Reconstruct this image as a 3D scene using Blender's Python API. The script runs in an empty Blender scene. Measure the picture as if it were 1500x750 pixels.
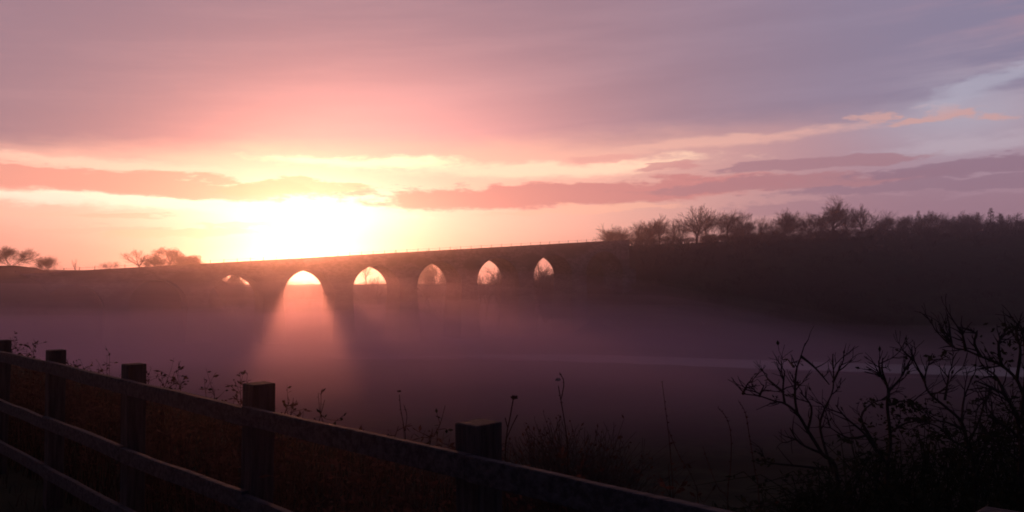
import bpy, math, random
from mathutils import Vector, Matrix, noise as mnoise

random.seed(11)
R = math.radians
S = bpy.context.scene
COL = S.collection

# ------------------------------------------------------------------ camera
FPX = 1299.0                      # focal length in photo pixels (1500 px wide frame)
EYE = Vector((0.0, 0.0, 12.0))
HOR = 420.0                       # horizon row of the photo
PITCH = math.atan((HOR - 375.0) / FPX)
CP, SP = math.cos(PITCH), math.sin(PITCH)


def ray(px, py):
    x = (px - 750.0) / FPX
    v = (375.0 - py) / FPX
    return Vector((x, CP - v * SP, SP + v * CP))


def at(px, py, Y):
    d = ray(px, py)
    return EYE + d * (Y / d.y)


def azel(px, py):
    d = ray(px, py).normalized()
    return math.degrees(math.atan2(d.x, d.y)), math.degrees(math.asin(d.z))


cam = bpy.data.cameras.new("camera")
cam.sensor_width = 36.0
cam.lens = 36.0 * FPX / 1500.0
cam.clip_start = 0.05
cam.clip_end = 6000.0
camo = bpy.data.objects.new("camera", cam)
COL.objects.link(camo)
camo.location = EYE
camo.rotation_euler = (math.pi / 2 + PITCH, 0, 0)
S.camera = camo

S.view_settings.view_transform = 'Standard'
S.view_settings.look = 'None'
S.view_settings.exposure = 0.0
S.view_settings.gamma = 1.0
S.view_settings.use_curve_mapping = False
S.render.engine = 'CYCLES'
S.cycles.use_denoising = True
S.cycles.max_bounces = 8
S.cycles.diffuse_bounces = 2
S.cycles.volume_bounces = 3
S.cycles.sample_clamp_indirect = 4.0
S.cycles.caustics_reflective = False
S.cycles.caustics_refractive = False
S.cycles.filter_width = 1.8

SUNPX, SUNPY = 446.0, 365.0
SUN = ray(SUNPX, SUNPY).normalized()
SUN_AZ, SUN_EL = azel(SUNPX, SUNPY)


# ------------------------------------------------------------------ node helper
class NT:
    def __init__(self, tree):
        self.t = tree
        tree.nodes.clear()

    def n(self, typ, **kw):
        nd = self.t.nodes.new(typ)
        for k, v in kw.items():
            setattr(nd, k, v)
        return nd

    def put(self, sock, v):
        if isinstance(v, bpy.types.NodeSocket):
            self.t.links.new(v, sock)
        elif isinstance(v, (tuple, list)):
            v = tuple(v)
            if len(v) == 3 and len(sock.default_value) == 4:
                v = v + (1.0,)
            sock.default_value = v
        else:
            sock.default_value = v

    def m(self, op, a, b=0.0, c=0.0, clamp=False):
        nd = self.n('ShaderNodeMath', operation=op)
        nd.use_clamp = clamp
        self.put(nd.inputs[0], a)
        self.put(nd.inputs[1], b)
        self.put(nd.inputs[2], c)
        return nd.outputs[0]

    def add(self, *v):
        r = v[0]
        for x in v[1:]:
            r = self.m('ADD', r, x)
        return r

    def mul(self, *v):
        r = v[0]
        for x in v[1:]:
            r = self.m('MULTIPLY', r, x)
        return r

    def sub(self, a, b):
        return self.m('SUBTRACT', a, b)

    def ss(self, x, lo, hi):                       # smoothstep
        nd = self.n('ShaderNodeMapRange', interpolation_type='SMOOTHSTEP')
        if lo > hi:
            self.put(nd.inputs['Value'], x)
            nd.inputs['From Min'].default_value = hi
            nd.inputs['From Max'].default_value = lo
            nd.inputs['To Min'].default_value = 1.0
            nd.inputs['To Max'].default_value = 0.0
        else:
            self.put(nd.inputs['Value'], x)
            nd.inputs['From Min'].default_value = lo
            nd.inputs['From Max'].default_value = hi
        return nd.outputs[0]

    def mix(self, f, a, b):
        nd = self.n('ShaderNodeMix', data_type='RGBA')
        self.put(nd.inputs[0], f)
        self.put(nd.inputs[6], a)
        self.put(nd.inputs[7], b)
        return nd.outputs[2]

    def vadd(self, a, b):
        nd = self.n('ShaderNodeVectorMath', operation='ADD')
        self.put(nd.inputs[0], a)
        self.put(nd.inputs[1], b)
        return nd.outputs[0]

    def scale(self, col, f):
        nd = self.n('ShaderNodeVectorMath', operation='SCALE')
        self.put(nd.inputs[0], col)
        self.put(nd.inputs[3], f)
        return nd.outputs[0]

    def noise(self, vec, scale, detail=3.0, rough=0.55):
        nd = self.n('ShaderNodeTexNoise')
        self.put(nd.inputs['Vector'], vec)
        nd.inputs['Scale'].default_value = scale
        nd.inputs['Detail'].default_value = detail
        nd.inputs['Roughness'].default_value = rough
        return nd.outputs[0]

    def xyz(self, x, y, z=0.0):
        nd = self.n('ShaderNodeCombineXYZ')
        self.put(nd.inputs[0], x)
        self.put(nd.inputs[1], y)
        self.put(nd.inputs[2], z)
        return nd.outputs[0]

    def gauss(self, *terms):                       # exp(-(sum of squares))
        s = None
        for x, c, w in terms:
            q = self.m('DIVIDE', self.sub(x, c), w)
            q = self.mul(q, q)
            s = q if s is None else self.add(s, q)
        return self.m('EXPONENT', self.mul(s, -1.0))


# ------------------------------------------------------------------ sky (world)
def build_world():
    w = bpy.data.worlds.new("World")
    S.world = w
    w.use_nodes = True
    g = NT(w.node_tree)
    tc = g.n('ShaderNodeTexCoord').outputs['Generated']
    nrm = g.n('ShaderNodeVectorMath', operation='NORMALIZE')
    g.put(nrm.inputs[0], tc)
    d = nrm.outputs[0]
    sp = g.n('ShaderNodeSeparateXYZ')
    g.put(sp.inputs[0], d)
    x, y, z = sp.outputs
    DEG = 180 / math.pi
    a0 = g.mul(g.m('ARCTAN2', x, y), DEG)
    e0 = g.mul(g.m('ARCSINE', z), DEG)
    # wind-drawn warping of the cloud field
    n1 = g.noise(g.xyz(g.mul(a0, 0.10), g.mul(e0, 0.42)), 1.0, 4.0)
    n2 = g.noise(g.xyz(g.mul(a0, 0.10), g.mul(e0, 0.42), 7.3), 1.0, 4.0)
    n3 = g.noise(g.xyz(g.mul(a0, 0.34), g.mul(e0, 1.5), 3.1), 1.0, 5.0, 0.6)
    n4 = g.noise(g.xyz(g.mul(a0, 0.055), g.mul(g.sub(e0, g.mul(a0, 0.06)), 0.5), 12.0), 1.0, 5.0, 0.6)
    a = g.add(a0, g.mul(g.sub(n1, 0.5), 7.0))
    e = g.add(e0, g.mul(g.sub(n2, 0.5), 1.7), g.mul(g.sub(n3, 0.5), 0.9))

    right = g.ss(a0, -4.0, 27.0)                       # 0 by the sun, 1 at the right
    # angular distances to the sun, plain and stretched along the horizon
    da = g.sub(a0, SUN_AZ)
    de = g.sub(e0, SUN_EL)
    th = g.m('SQRT', g.add(g.mul(da, da), g.mul(de, de)))
    ths = g.m('SQRT', g.add(g.mul(da, da, 0.055), g.mul(g.sub(de, 2.3), g.sub(de, 2.3))))

    # clear gap under the cloud deck
    gap = g.mix(right, (0.98, 0.50, 0.40), (0.36, 0.215, 0.29))
    low = g.mix(right, (0.80, 0.32, 0.27), (0.25, 0.15, 0.22))
    gap = g.mix(g.ss(e, 4.3, 1.2), gap, low)
    blue = g.gauss((a0, 27.0, 6.0), (e0, 10.5, 3.2))
    gap = g.mix(g.mul(blue, 0.85), gap, (0.45, 0.43, 0.53))
    # glow of thin lit cloud round the sun
    k1 = g.mul(g.m('EXPONENT', g.mul(ths, -1.0)), 2.1)
    k2 = g.mul(g.m('EXPONENT', g.mul(th, -0.13)), 0.30)
    k3 = g.mul(g.m('EXPONENT', g.mul(th, -1.15)), 4.5)
    glow = g.vadd(g.vadd(g.scale((1.0, 0.84, 0.62), k1), g.scale((0.55, 0.27, 0.10), k2)), g.scale((1.0, 0.80, 0.42), k3))
    gapg = g.vadd(gap, glow)

    # upper cloud deck
    deck = g.mix(g.ss(a0, 2.0, 30.0), (0.305, 0.190, 0.25), (0.235, 0.208, 0.318))
    deck = g.mix(g.mul(g.ss(n4, 0.38, 0.72), 0.25), deck, g.mix(right, (0.55, 0.31, 0.35), (0.33, 0.29, 0.42)))
    pink = g.gauss((a0, -7.5, 11.5), (e0, 7.6, 6.2))
    deck = g.vadd(deck, g.scale((0.62, 0.215, 0.165), pink))
    edge_e = g.add(8.35, g.mul(g.add(a0, 14.0), 0.045), g.mul(g.sub(n1, 0.5), 2.0), g.mul(g.sub(n3, 0.5), 0.8))
    dk = g.ss(g.sub(e0, edge_e), -0.9, 1.3)
    # the deck breaks up towards the far right
    brk = g.mul(g.ss(a0, 20.0, 31.0), g.ss(n4, 0.42, 0.62), 0.75)
    sky = g.mix(g.mul(dk, g.sub(1.0, brk)), gapg, deck)

    n5 = g.noise(g.xyz(g.mul(a0, 1.1), g.mul(e0, 3.2), 5.5), 1.0, 4.0, 0.6)

    def bar(px, py, hw, hh, tilt, col, op, soft=0.4, rag=0.8):
        nonlocal sky
        ac, ec = azel(px, py)
        k = 0.0441
        aa = g.sub(a, ac)
        ee = g.sub(g.sub(e, ec), g.mul(g.sub(a, ac), tilt))
        q1 = g.m('DIVIDE', aa, hw * k)
        q2 = g.m('DIVIDE', ee, hh * k)
        r = g.m('SQRT', g.add(g.mul(q1, q1), g.mul(q2, q2)))
        mk = g.mul(g.ss(g.add(r, g.mul(g.sub(n3, 0.5), 0.9), g.mul(g.sub(n5, 0.5), rag)), 1.25, 1.25 - soft), op)
        sky = g.mix(mk, sky, col)

    # bright rims and lit cloud edges
    bar(540, 238, 150, 12, 0.0, (1.5, 1.2, 0.75), 0.75, 0.9)
    bar(170, 238, 210, 7, -0.02, (1.2, 0.80, 0.60), 0.45, 0.9)
    bar(800, 248, 260, 13, 0.03, (1.25, 0.88, 0.62), 0.7, 0.9)
    bar(1040, 208, 230, 10, 0.07, (0.95, 0.52, 0.42), 0.55, 0.9)
    bar(1400, 212, 130, 14, 0.02, (0.50, 0.42, 0.50), 0.7, 0.9)
    bar(230, 296, 330, 13, -0.03, (1.5, 1.15, 0.88), 0.8, 0.95)
    bar(60, 288, 120, 9, -0.04, (1.2, 0.90, 0.74), 0.7, 0.95)
    # cloud bars
    bar(150, 263, 300, 16, -0.035, (0.80, 0.32, 0.27), 0.95)
    bar(420, 275, 110, 10, 0.01, (0.80, 0.34, 0.25), 0.9)
    bar(850, 284, 305, 17, 0.03, (0.58, 0.22, 0.235), 0.95)
    bar(1150, 270, 190, 10, 0.03, (0.40, 0.19, 0.235), 0.85)
    bar(880, 231, 50, 6, 0.02, (0.80, 0.36, 0.33), 0.7)
    bar(985, 247, 60, 4, 0.02, (0.62, 0.27, 0.28), 0.8)
    bar(1200, 240, 120, 8, 0.05, (0.36, 0.19, 0.245), 0.85)
    bar(1440, 242, 150, 10, 0.05, (0.27, 0.165, 0.24), 0.9)
    bar(1420, 268, 220, 9, 0.03, (0.27, 0.165, 0.24), 0.8)
    bar(1380, 300, 260, 13, 0.0, (0.30, 0.175, 0.245), 0.55)
    bar(70, 313, 95, 5, -0.01, (1.0, 0.55, 0.42), 0.7)
    bar(200, 320, 60, 4, 0.0, (1.0, 0.52, 0.38), 0.75)
    bar(260, 347, 90, 7, 0.02, (0.98, 0.50, 0.35), 0.75)
    bar(380, 338, 65, 4, 0.02, (1.0, 0.66, 0.36), 0.6)
    bar(110, 338, 120, 4, 0.02, (0.95, 0.46, 0.36), 0.5)
    bar(860, 308, 130, 6, 0.03, (1.0, 0.52, 0.38), 0.5)
    # small sunlit puffs and a pale wisp on the right
    for q in ((1275, 168, 34, 8), (1310, 174, 40, 6), (1352, 170, 40, 7), (1393, 163, 36, 10), (1440, 171, 32, 6)):
        bar(*q, 0.0, (0.62, 0.355, 0.345), 0.85, 1.0, 3.2)
    bar(1455, 122, 95, 17, 0.32, (0.44, 0.43, 0.54), 0.7, 0.95)
    # unseen sky overhead and behind, darkened to keep the ambient light low
    up = g.ss(e0, 16.5, 42.0)
    back = g.ss(g.m('ABSOLUTE', a0), 38.0, 95.0)
    dim = g.m('MAXIMUM', up, back)
    sky = g.mix(dim, sky, g.mix(back, (0.125, 0.085, 0.155), (0.055, 0.055, 0.125)))
    sky = g.mix(g.ss(e0, -0.5, -4.0), sky, (0.02, 0.012, 0.016))

    ni = g.n('ShaderNodeTexSky', sky_type='NISHITA')
    ni.sun_disc = False
    ni.sun_elevation = R(SUN_EL)
    ni.sun_rotation = R(SUN_AZ)
    ni.air_density = 1.2
    ni.dust_density = 2.0
    b1 = g.n('ShaderNodeBackground')
    g.put(b1.inputs['Color'], ni.outputs[0])
    b1.inputs['Strength'].default_value = NISHITA
    b2 = g.n('ShaderNodeBackground')
    g.put(b2.inputs['Color'], sky)
    b2.inputs['Strength'].default_value = 1.0
    ad = g.n('ShaderNodeAddShader')
    g.put(ad.inputs[0], b1.outputs[0])
    g.put(ad.inputs[1], b2.outputs[0])
    o = g.n('ShaderNodeOutputWorld')
    g.put(o.inputs['Surface'], ad.outputs[0])
    w.cycles.sampling_method = 'MANUAL'
    w.cycles.sample_map_resolution = 1024


NISHITA = 0.01
build_world()

sun = bpy.data.lights.new("sun", 'SUN')
sun.energy = 1.4
sun.angle = R(1.0)
sun.color = (1.0, 0.33, 0.15)
suno = bpy.data.objects.new("sun", sun)
COL.objects.link(suno)
suno.rotation_euler = SUN.to_track_quat('Z', 'Y').to_euler()
suno.location = (0, 0, 60)


# ------------------------------------------------------------------ materials
def surf(name, c1, c2, scale=6.0, rough=0.9, stretch=(1, 1, 1), bump=0.0, spec=0.2, detail=5.0, c3=None, coord='Object'):
    m = bpy.data.materials.new(name)
    m.use_nodes = True
    g = NT(m.node_tree)
    tc = g.n('ShaderNodeTexCoord').outputs[coord]
    mp = g.n('ShaderNodeMapping')
    g.put(mp.inputs['Vector'], tc)
    mp.inputs['Scale'].default_value = stretch
    v = mp.outputs[0]
    f = g.noise(v, scale, detail, 0.62)
    f2 = g.noise(v, scale * 0.13, 3.0)
    col = g.mix(g.ss(f, 0.32, 0.68), c1, c2)
    if c3:
        col = g.mix(g.ss(f2, 0.45, 0.65), col, c3)
    p = g.n('ShaderNodeBsdfPrincipled')
    g.put(p.inputs['Base Color'], col)
    p.inputs['Roughness'].default_value = rough
    p.inputs['Specular IOR Level'].default_value = spec
    if bump:
        b = g.n('ShaderNodeBump')
        b.inputs['Strength'].default_value = bump
        b.inputs['Distance'].default_value = 0.02
        g.put(b.inputs['Height'], f)
        g.put(p.inputs['Normal'], b.outputs[0])
    o = g.n('ShaderNodeOutputMaterial')
    g.put(o.inputs['Surface'], p.outputs[0])
    return m


def leafmat(name, c1, c2, trans=0.35):
    m = bpy.data.materials.new(name)
    m.use_nodes = True
    g = NT(m.node_tree)
    tc = g.n('ShaderNodeTexCoord').outputs['Object']
    col = g.mix(g.ss(g.noise(tc, 5.0), 0.35, 0.65), c1, c2)
    d = g.n('ShaderNodeBsdfDiffuse')
    g.put(d.inputs[0], col)
    t = g.n('ShaderNodeBsdfTranslucent')
    g.put(t.inputs[0], col)
    mx = g.n('ShaderNodeMixShader')
    mx.inputs[0].default_value = trans
    g.put(mx.inputs[1], d.outputs[0])
    g.put(mx.inputs[2], t.outputs[0])
    o = g.n('ShaderNodeOutputMaterial')
    g.put(o.inputs['Surface'], mx.outputs[0])
    return m


def volmat(name, dens, aniso, col=(0.95, 0.95, 0.95)):
    m = bpy.data.materials.new(name)
    m.use_nodes = True
    g = NT(m.node_tree)
    v = g.n('ShaderNodeVolumePrincipled')
    v.inputs['Color'].default_value = (*col, 1)
    v.inputs['Density'].default_value = dens
    v.inputs['Anisotropy'].default_value = aniso
    o = g.n('ShaderNodeOutputMaterial')
    g.put(o.inputs['Volume'], v.outputs[0])
    return m


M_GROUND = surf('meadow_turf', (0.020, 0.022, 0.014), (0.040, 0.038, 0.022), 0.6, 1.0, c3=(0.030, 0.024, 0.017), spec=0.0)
M_WOOD = surf('weathered_timber', (0.020, 0.017, 0.018), (0.055, 0.047, 0.048), 9.0, 0.85, (0.35, 4, 4), 0.6, 0.15)
M_POST = surf('weathered_post_timber', (0.018, 0.014, 0.014), (0.045, 0.036, 0.034), 9.0, 0.85, (4, 4, 0.35), 0.6, 0.15)
M_STONE = surf('sooty_viaduct_stone', (0.10, 0.085, 0.075), (0.19, 0.165, 0.15), 1.1, 0.95, (1, 1, 2.2), 0.4, 0.1, c3=(0.08, 0.07, 0.062))
M_IRON = surf('railing_iron', (0.03, 0.03, 0.03), (0.06, 0.055, 0.05), 8.0, 0.7)
M_BARK = surf('bark', (0.035, 0.028, 0.023), (0.070, 0.058, 0.048), 7.0, 0.95, spec=0.05)
M_TWIG = surf('twigs', (0.040, 0.030, 0.025), (0.065, 0.050, 0.040), 3.0, 0.95, spec=0.05)
M_NEEDLE = leafmat('conifer_needles', (0.018, 0.028, 0.016), (0.035, 0.050, 0.028), 0.2)
M_EVER = leafmat('evergreen_leaves', (0.025, 0.035, 0.018), (0.050, 0.060, 0.030), 0.25)
M_DRY = leafmat('dry_stems', (0.040, 0.022, 0.017), (0.095, 0.047, 0.036), 0.4)
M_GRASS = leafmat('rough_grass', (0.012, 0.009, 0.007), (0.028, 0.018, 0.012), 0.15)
M_SCRUB = surf('scrub_twigs', (0.030, 0.022, 0.018), (0.050, 0.040, 0.032), 0.4, 1.0, spec=0.0)
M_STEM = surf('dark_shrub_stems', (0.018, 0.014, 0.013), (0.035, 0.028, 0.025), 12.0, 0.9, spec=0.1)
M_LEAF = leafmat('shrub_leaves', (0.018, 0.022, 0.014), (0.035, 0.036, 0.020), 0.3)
M_SEED = surf('seed_head_fluff', (0.10, 0.09, 0.10), (0.20, 0.19, 0.20), 60.0, 1.0, spec=0.0)
M_BROWN = surf('seed_head_brown', (0.025, 0.014, 0.010), (0.05, 0.03, 0.02), 60.0, 1.0, spec=0.0)

mw = bpy.data.materials.new('river_water')
mw.use_nodes = True
g = NT(mw.node_tree)
p = g.n('ShaderNodeBsdfPrincipled')
p.inputs['Base Color'].default_value = (0.015, 0.018, 0.02, 1)
p.inputs['Roughness'].default_value = 0.38
p.inputs['IOR'].default_value = 1.33
b = g.n('ShaderNodeBump')
b.inputs['Strength'].default_value = 0.25
b.inputs['Distance'].default_value = 0.05
g.put(b.inputs['Height'], g.noise(g.n('ShaderNodeTexCoord').outputs['Object'], 1.2, 3.0))
g.put(p.inputs['Normal'], b.outputs[0])
o = g.n('ShaderNodeOutputMaterial')
g.put(o.inputs['Surface'], p.outputs[0])
M_WATER = mw


# ------------------------------------------------------------------ mesh helpers
class MB:
    def __init__(self):
        self.v, self.f = [], []

    def tube(self, p0, p1, r0, r1, n=4, cap=False):
        ax = p1 - p0
        if ax.length < 1e-6:
            return
        ax = ax.normalized()
        up = Vector((0, 0, 1)) if abs(ax.z) < 0.9 else Vector((1, 0, 0))
        s = ax.cross(up).normalized()
        t = ax.cross(s)
        b = len(self.v)
        for p, r in ((p0, r0), (p1, r1)):
            for i in range(n):
                an = 2 * math.pi * i / n
                self.v.append(p + s * (math.cos(an) * r) + t * (math.sin(an) * r))
        for i in range(n):
            j = (i + 1) % n
            self.f.append((b + i, b + j, b + n + j, b + n + i))
        if cap:
            self.f.append(tuple(b + n + i for i in range(n)))
            self.f.append(tuple(b + n - 1 - i for i in range(n)))

    def poly(self, pts):
        b = len(self.v)
        self.v += [Vector(q) for q in pts]
        self.f.append(tuple(range(b, b + len(pts))))

    def leaf(self, p, d, ln, wd):
        d = d.normalized()
        s = d.cross(Vector((random.uniform(-1, 1), random.uniform(-1, 1), random.uniform(-1, 1)))).normalized()
        self.poly([p, p + d * ln * 0.5 + s * wd * 0.5, p + d * ln, p + d * ln * 0.5 - s * wd * 0.5])

    def blade(self, p, lean, h, w):
        """a bent tapering grass blade"""
        s = Vector((random.uniform(-1, 1), random.uniform(-1, 1), 0))
        s = s.normalized() * w * 0.5 if s.length > 0 else Vector((w, 0, 0))
        q1 = p + Vector((lean.x * 0.3, lean.y * 0.3, h * 0.55))
        q2 = p + Vector((lean.x, lean.y, h))
        b = len(self.v)
        self.v += [p - s, p + s, q1 + s * 0.7, q1 - s * 0.7, q2]
        self.f += [(b, b + 1, b + 2, b + 3), (b + 3, b + 2, b + 4)]

    def box(self, c, hx, hy, hz, ux=Vector((1, 0, 0)), uy=Vector((0, 1, 0)), uz=Vector((0, 0, 1))):
        b = len(self.v)
        for k in (-1, 1):
            for i, j in ((-1, -1), (1, -1), (1, 1), (-1, 1)):
                self.v.append(c + ux * (hx * i) + uy * (hy * j) + uz * (hz * k))
        for q in ((3, 2, 1, 0), (4, 5, 6, 7), (0, 1, 5, 4), (1, 2, 6, 5), (2, 3, 7, 6), (3, 0, 4, 7)):
            self.f.append(tuple(b + i for i in q))

    def merge(self, other, mat):
        b = len(self.v)
        self.v += [mat @ q for q in other.v]
        self.f += [tuple(b + i for i in q) for q in other.f]

    def mesh(self, name, mat, smooth=False):
        me = bpy.data.meshes.new(name)
        me.from_pydata([tuple(q) for q in self.v], [], self.f)
        me.materials.append(mat)
        if smooth:
            me.polygons.foreach_set('use_smooth', [True] * len(me.polygons))
        me.update()
        return me

    def build(self, name, mat, parent=None, smooth=False):
        ob = bpy.data.objects.new(name, self.mesh(name, mat, smooth))
        COL.objects.link(ob)
        if parent:
            ob.parent = parent
        return ob


def tag(o, label=None, cat=None, group=None, kind=None):
    if label:
        o['label'] = label
    if cat:
        o['category'] = cat
    if group:
        o['group'] = group
    if kind:
        o['kind'] = kind
    return o


def thing(name, label, cat, loc=(0, 0, 0), rz=0.0, group=None):
    o = bpy.data.objects.new(name, None)
    o.empty_display_size = 0.2
    COL.objects.link(o)
    o.location = loc
    o.rotation_euler = (0, 0, rz)
    return tag(o, label, cat, group)


def copy_tree(o, parent=None):
    c = o.copy()
    COL.objects.link(c)
    if parent:
        c.parent = parent
    for ch in [q for q in o.children]:
        copy_tree(ch, c)
    return c


def lin(t, a, b):
    t = max(0.0, min(1.0, (t - a) / (b - a)))
    return t * t * (3 - 2 * t)


# ------------------------------------------------------------------ layout constants
Z0, BAYF = 3.2, 1.0                                     # depth of the nearest framed post, depth step
FD = Vector((-433 - 750, FPX, 0)).normalized()          # fence direction, away to the left
FN = Vector((FD.y, -FD.x, 0))                           # across the fence, away from the camera
FP0 = at(704, 618, Z0)                                  # top of post 0
FP0.z = 0
PLAT = EYE.z - 1.72                                     # level of the path beside the fence
FSTEP = (Z0 / 2.5) / FD.y                               # post spacing along the fence

VU = Vector((math.cos(R(27.6)), math.sin(R(27.6)), 0))  # along the viaduct, to the right
VN = Vector((-VU.y, VU.x, 0))                           # across it, away from the camera
VC = at(453.5, HOR, 170.0)
VC.z = 0
PIT, RAD, VW = 13.5, 5.0, 8.0
SLOPE = 0.071


def top_z(s):                                           # parapet top
    return 17.6 + SLOPE * s


RIV = [(230, 60), (150, 96), (100, 113), (62, 125.5), (36, 136), (11, 147), (-6, 151), (-20, 147)]


def river_d(x, y):
    best = 1e9
    for (x0, y0), (x1, y1) in zip(RIV, RIV[1:]):
        dx, dy = x1 - x0, y1 - y0
        t = max(0, min(1, ((x - x0) * dx + (y - y0) * dy) / (dx * dx + dy * dy)))
        dd = math.hypot(x - x0 - dx * t, y - y0 - dy * t)
        best = min(best, dd)
    return best


def height(x, y):
    s = (Vector((x, y, 0)) - FP0).dot(FN)
    n = mnoise.noise(Vector((x * 0.03, y * 0.03, 0)))
    n2 = mnoise.noise(Vector((x * 0.35, y * 0.35, 4)))
    # valley floor, rising slowly to far fields
    v = 0.9 + 0.5 * n + (10.5 + 0.022 * max(-40, min(60, (Vector((x, y, 0)) - VC).dot(VU)))) * lin((Vector((x, y, 0)) - VC).dot(VN), 14, 110) + 1.4 * lin(y, 330, 800) + 1.0 * mnoise.noise(Vector((x * 0.006, y * 0.006, 9)))
    rd = river_d(x, y)
    v -= 1.6 * (1 - lin(rd, 4.0, 12.0))
    # wooded hill on the right, meeting the end of the viaduct
    foot = 176 - 0.12 * (x - 10)
    hr = lin(y, foot, foot + 62) * lin(x, 4 + 0.30 * max(0, 212 - y), 27)
    v += hr * (22.6 + 0.045 * (x - 30) + 1.2 * n - v) * (1 - 0.45 * lin(y, foot + 110, foot + 300))
    # embankment on the left
    hl = lin(-x - 0.25 * (y - 150), 68, 84) * lin(y, 118, 150) * (1 - lin(y, 165, 185))
    hl = max(hl, lin(-x - 0.31 * y, -1, 9) * lin(y, 158, 176))
    v += hl * (15.6 + 0.5 * n - v) * (1 - 0.25 * lin(y, 230, 420))
    # near bank below the fence
    k = lin(s, 1.4, 36.0)
    near = PLAT + 0.05 * n2 - 0.14 * max(0, s - 0.6) * (1 - k)
    if s < 60:
        v = near * (1 - k) + v * k + 0.18 * n2 * k * (1 - k) * 4
    return v


# ------------------------------------------------------------------ ground
def warp(t, inner, outer):
    return math.copysign(inner * abs(t) + (outer - inner) * abs(t) ** 3.2, t)


gm = MB()
NX, NY = 190, 230
xs = [warp(i / NX * 2 - 1, 130, 900) for i in range(NX + 1)]
ys = [-60 + 300 * (j / NY) ** 1.35 + 760 * (j / NY) ** 5 for j in range(NY + 1)]
for yy in ys:
    for xx in xs:
        gm.v.append(Vector((xx, yy, height(xx, yy))))
for j in range(NY):
    for i in range(NX):
        b = j * (NX + 1) + i
        gm.f.append((b, b + 1, b + NX + 2, b + NX + 1))
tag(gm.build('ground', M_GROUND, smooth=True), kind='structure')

rm = MB()
pts = []
for i in range(len(RIV) - 1):
    for t in range(8):
        u = t / 8
        P = [RIV[max(0, min(len(RIV) - 1, i + q))] for q in (-1, 0, 1, 2)]
        c = [0.5 * (2 * P[1][k] + (P[2][k] - P[0][k]) * u + (2 * P[0][k] - 5 * P[1][k] + 4 * P[2][k] - P[3][k]) * u * u
                    + (3 * P[1][k] - P[0][k] - 3 * P[2][k] + P[3][k]) * u ** 3) for k in (0, 1)]
        pts.append(Vector((c[0], c[1], 0)))
for i, q in enumerate(pts):
    tg = (pts[min(i + 1, len(pts) - 1)] - pts[max(i - 1, 0)]).normalized()
    nn = Vector((-tg.y, tg.x, 0))
    for sgn in (-1, 1):
        rm.v.append(q + nn * (sgn * (0.6 + 6.9 * lin(q.x, -18, 16))) + Vector((0, 0, 0.25)))
for i in range(len(pts) - 1):
    rm.f.append((2 * i, 2 * i + 1, 2 * i + 3, 2 * i + 2))
tag(rm.build('river', M_WATER), kind='structure')


# ------------------------------------------------------------------ viaduct
def vp(s, w, z):
    q = VC + VU * s + VN * w
    return Vector((q.x, q.y, z))


via = thing('viaduct', 'long dark stone railway viaduct with round arches in front of the rising sun', 'viaduct', (VC.x, VC.y, 0))
via_inv = Matrix.Translation(-Vector((VC.x, VC.y, 0)))


def vbuild(mb, name, mat, parent=via, smooth=False):
    mb.v = [via_inv @ q for q in mb.v]
    return mb.build(name, mat, parent, smooth)


K0, K1 = -4, 5
HALF = PIT / 2
PAR = 1.15                                              # parapet height above the cornice
NSEG = 24
body = MB()
for k in range(K0, K1 + 1):
    sc = k * PIT
    crown = top_z(sc) - 2.35
    spr = crown - RAD
    lo = [(sc - HALF, spr)] + [(sc - RAD * math.cos(math.pi * i / NSEG), spr + RAD * math.sin(math.pi * i / NSEG)) for i in range(NSEG + 1)] + [(sc + HALF, spr)]
    for (s0, z0), (s1, z1) in zip(lo, lo[1:]):
        t0, t1 = top_z(s0) - PAR, top_z(s1) - PAR
        if abs(s1 - s0) > 1e-6:
            body.poly([vp(s0, 0, z0), vp(s1, 0, z1), vp(s1, 0, t1), vp(s0, 0, t0)])
            body.poly([vp(s1, VW, z1), vp(s0, VW, z0), vp(s0, VW, t0), vp(s1, VW, t1)])
        body.poly([vp(s0, 0, z0), vp(s0, VW, z0), vp(s1, VW, z1), vp(s1, 0, z1)])
        if abs(s1 - s0) > 1e-6:
            body.poly([vp(s0, 0, t0), vp(s1, 0, t1), vp(s1, VW, t1), vp(s0, VW, t0)])
vbuild(body, 'spandrel_wall', M_STONE)
for k in range(K0, K1 + 1):                             # arch rings, standing 6 cm proud
    sc = k * PIT
    spr = top_z(sc) - 2.35 - RAD
    for w0, w1 in ((-0.06, 0.25), (VW - 0.25, VW + 0.06)):
        rg = MB()
        for i in range(NSEG):
            a0, a1 = math.pi * i / NSEG, math.pi * (i + 1) / NSEG
            qq = []
            for an in (a0, a1):
                for rr in (RAD - 0.03, RAD + 0.6):
                    for w in (w0, w1):
                        qq.append(vp(sc - rr * math.cos(an), w, spr + rr * math.sin(an)))
            b = len(rg.v)
            rg.v += qq
            for q in ((0, 4, 6, 2), (1, 3, 7, 5), (0, 1, 5, 4), (2, 6, 7, 3)):
                rg.f.append(tuple(b + i2 for i2 in q))
        vbuild(rg, 'arch_ring', M_STONE)
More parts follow.
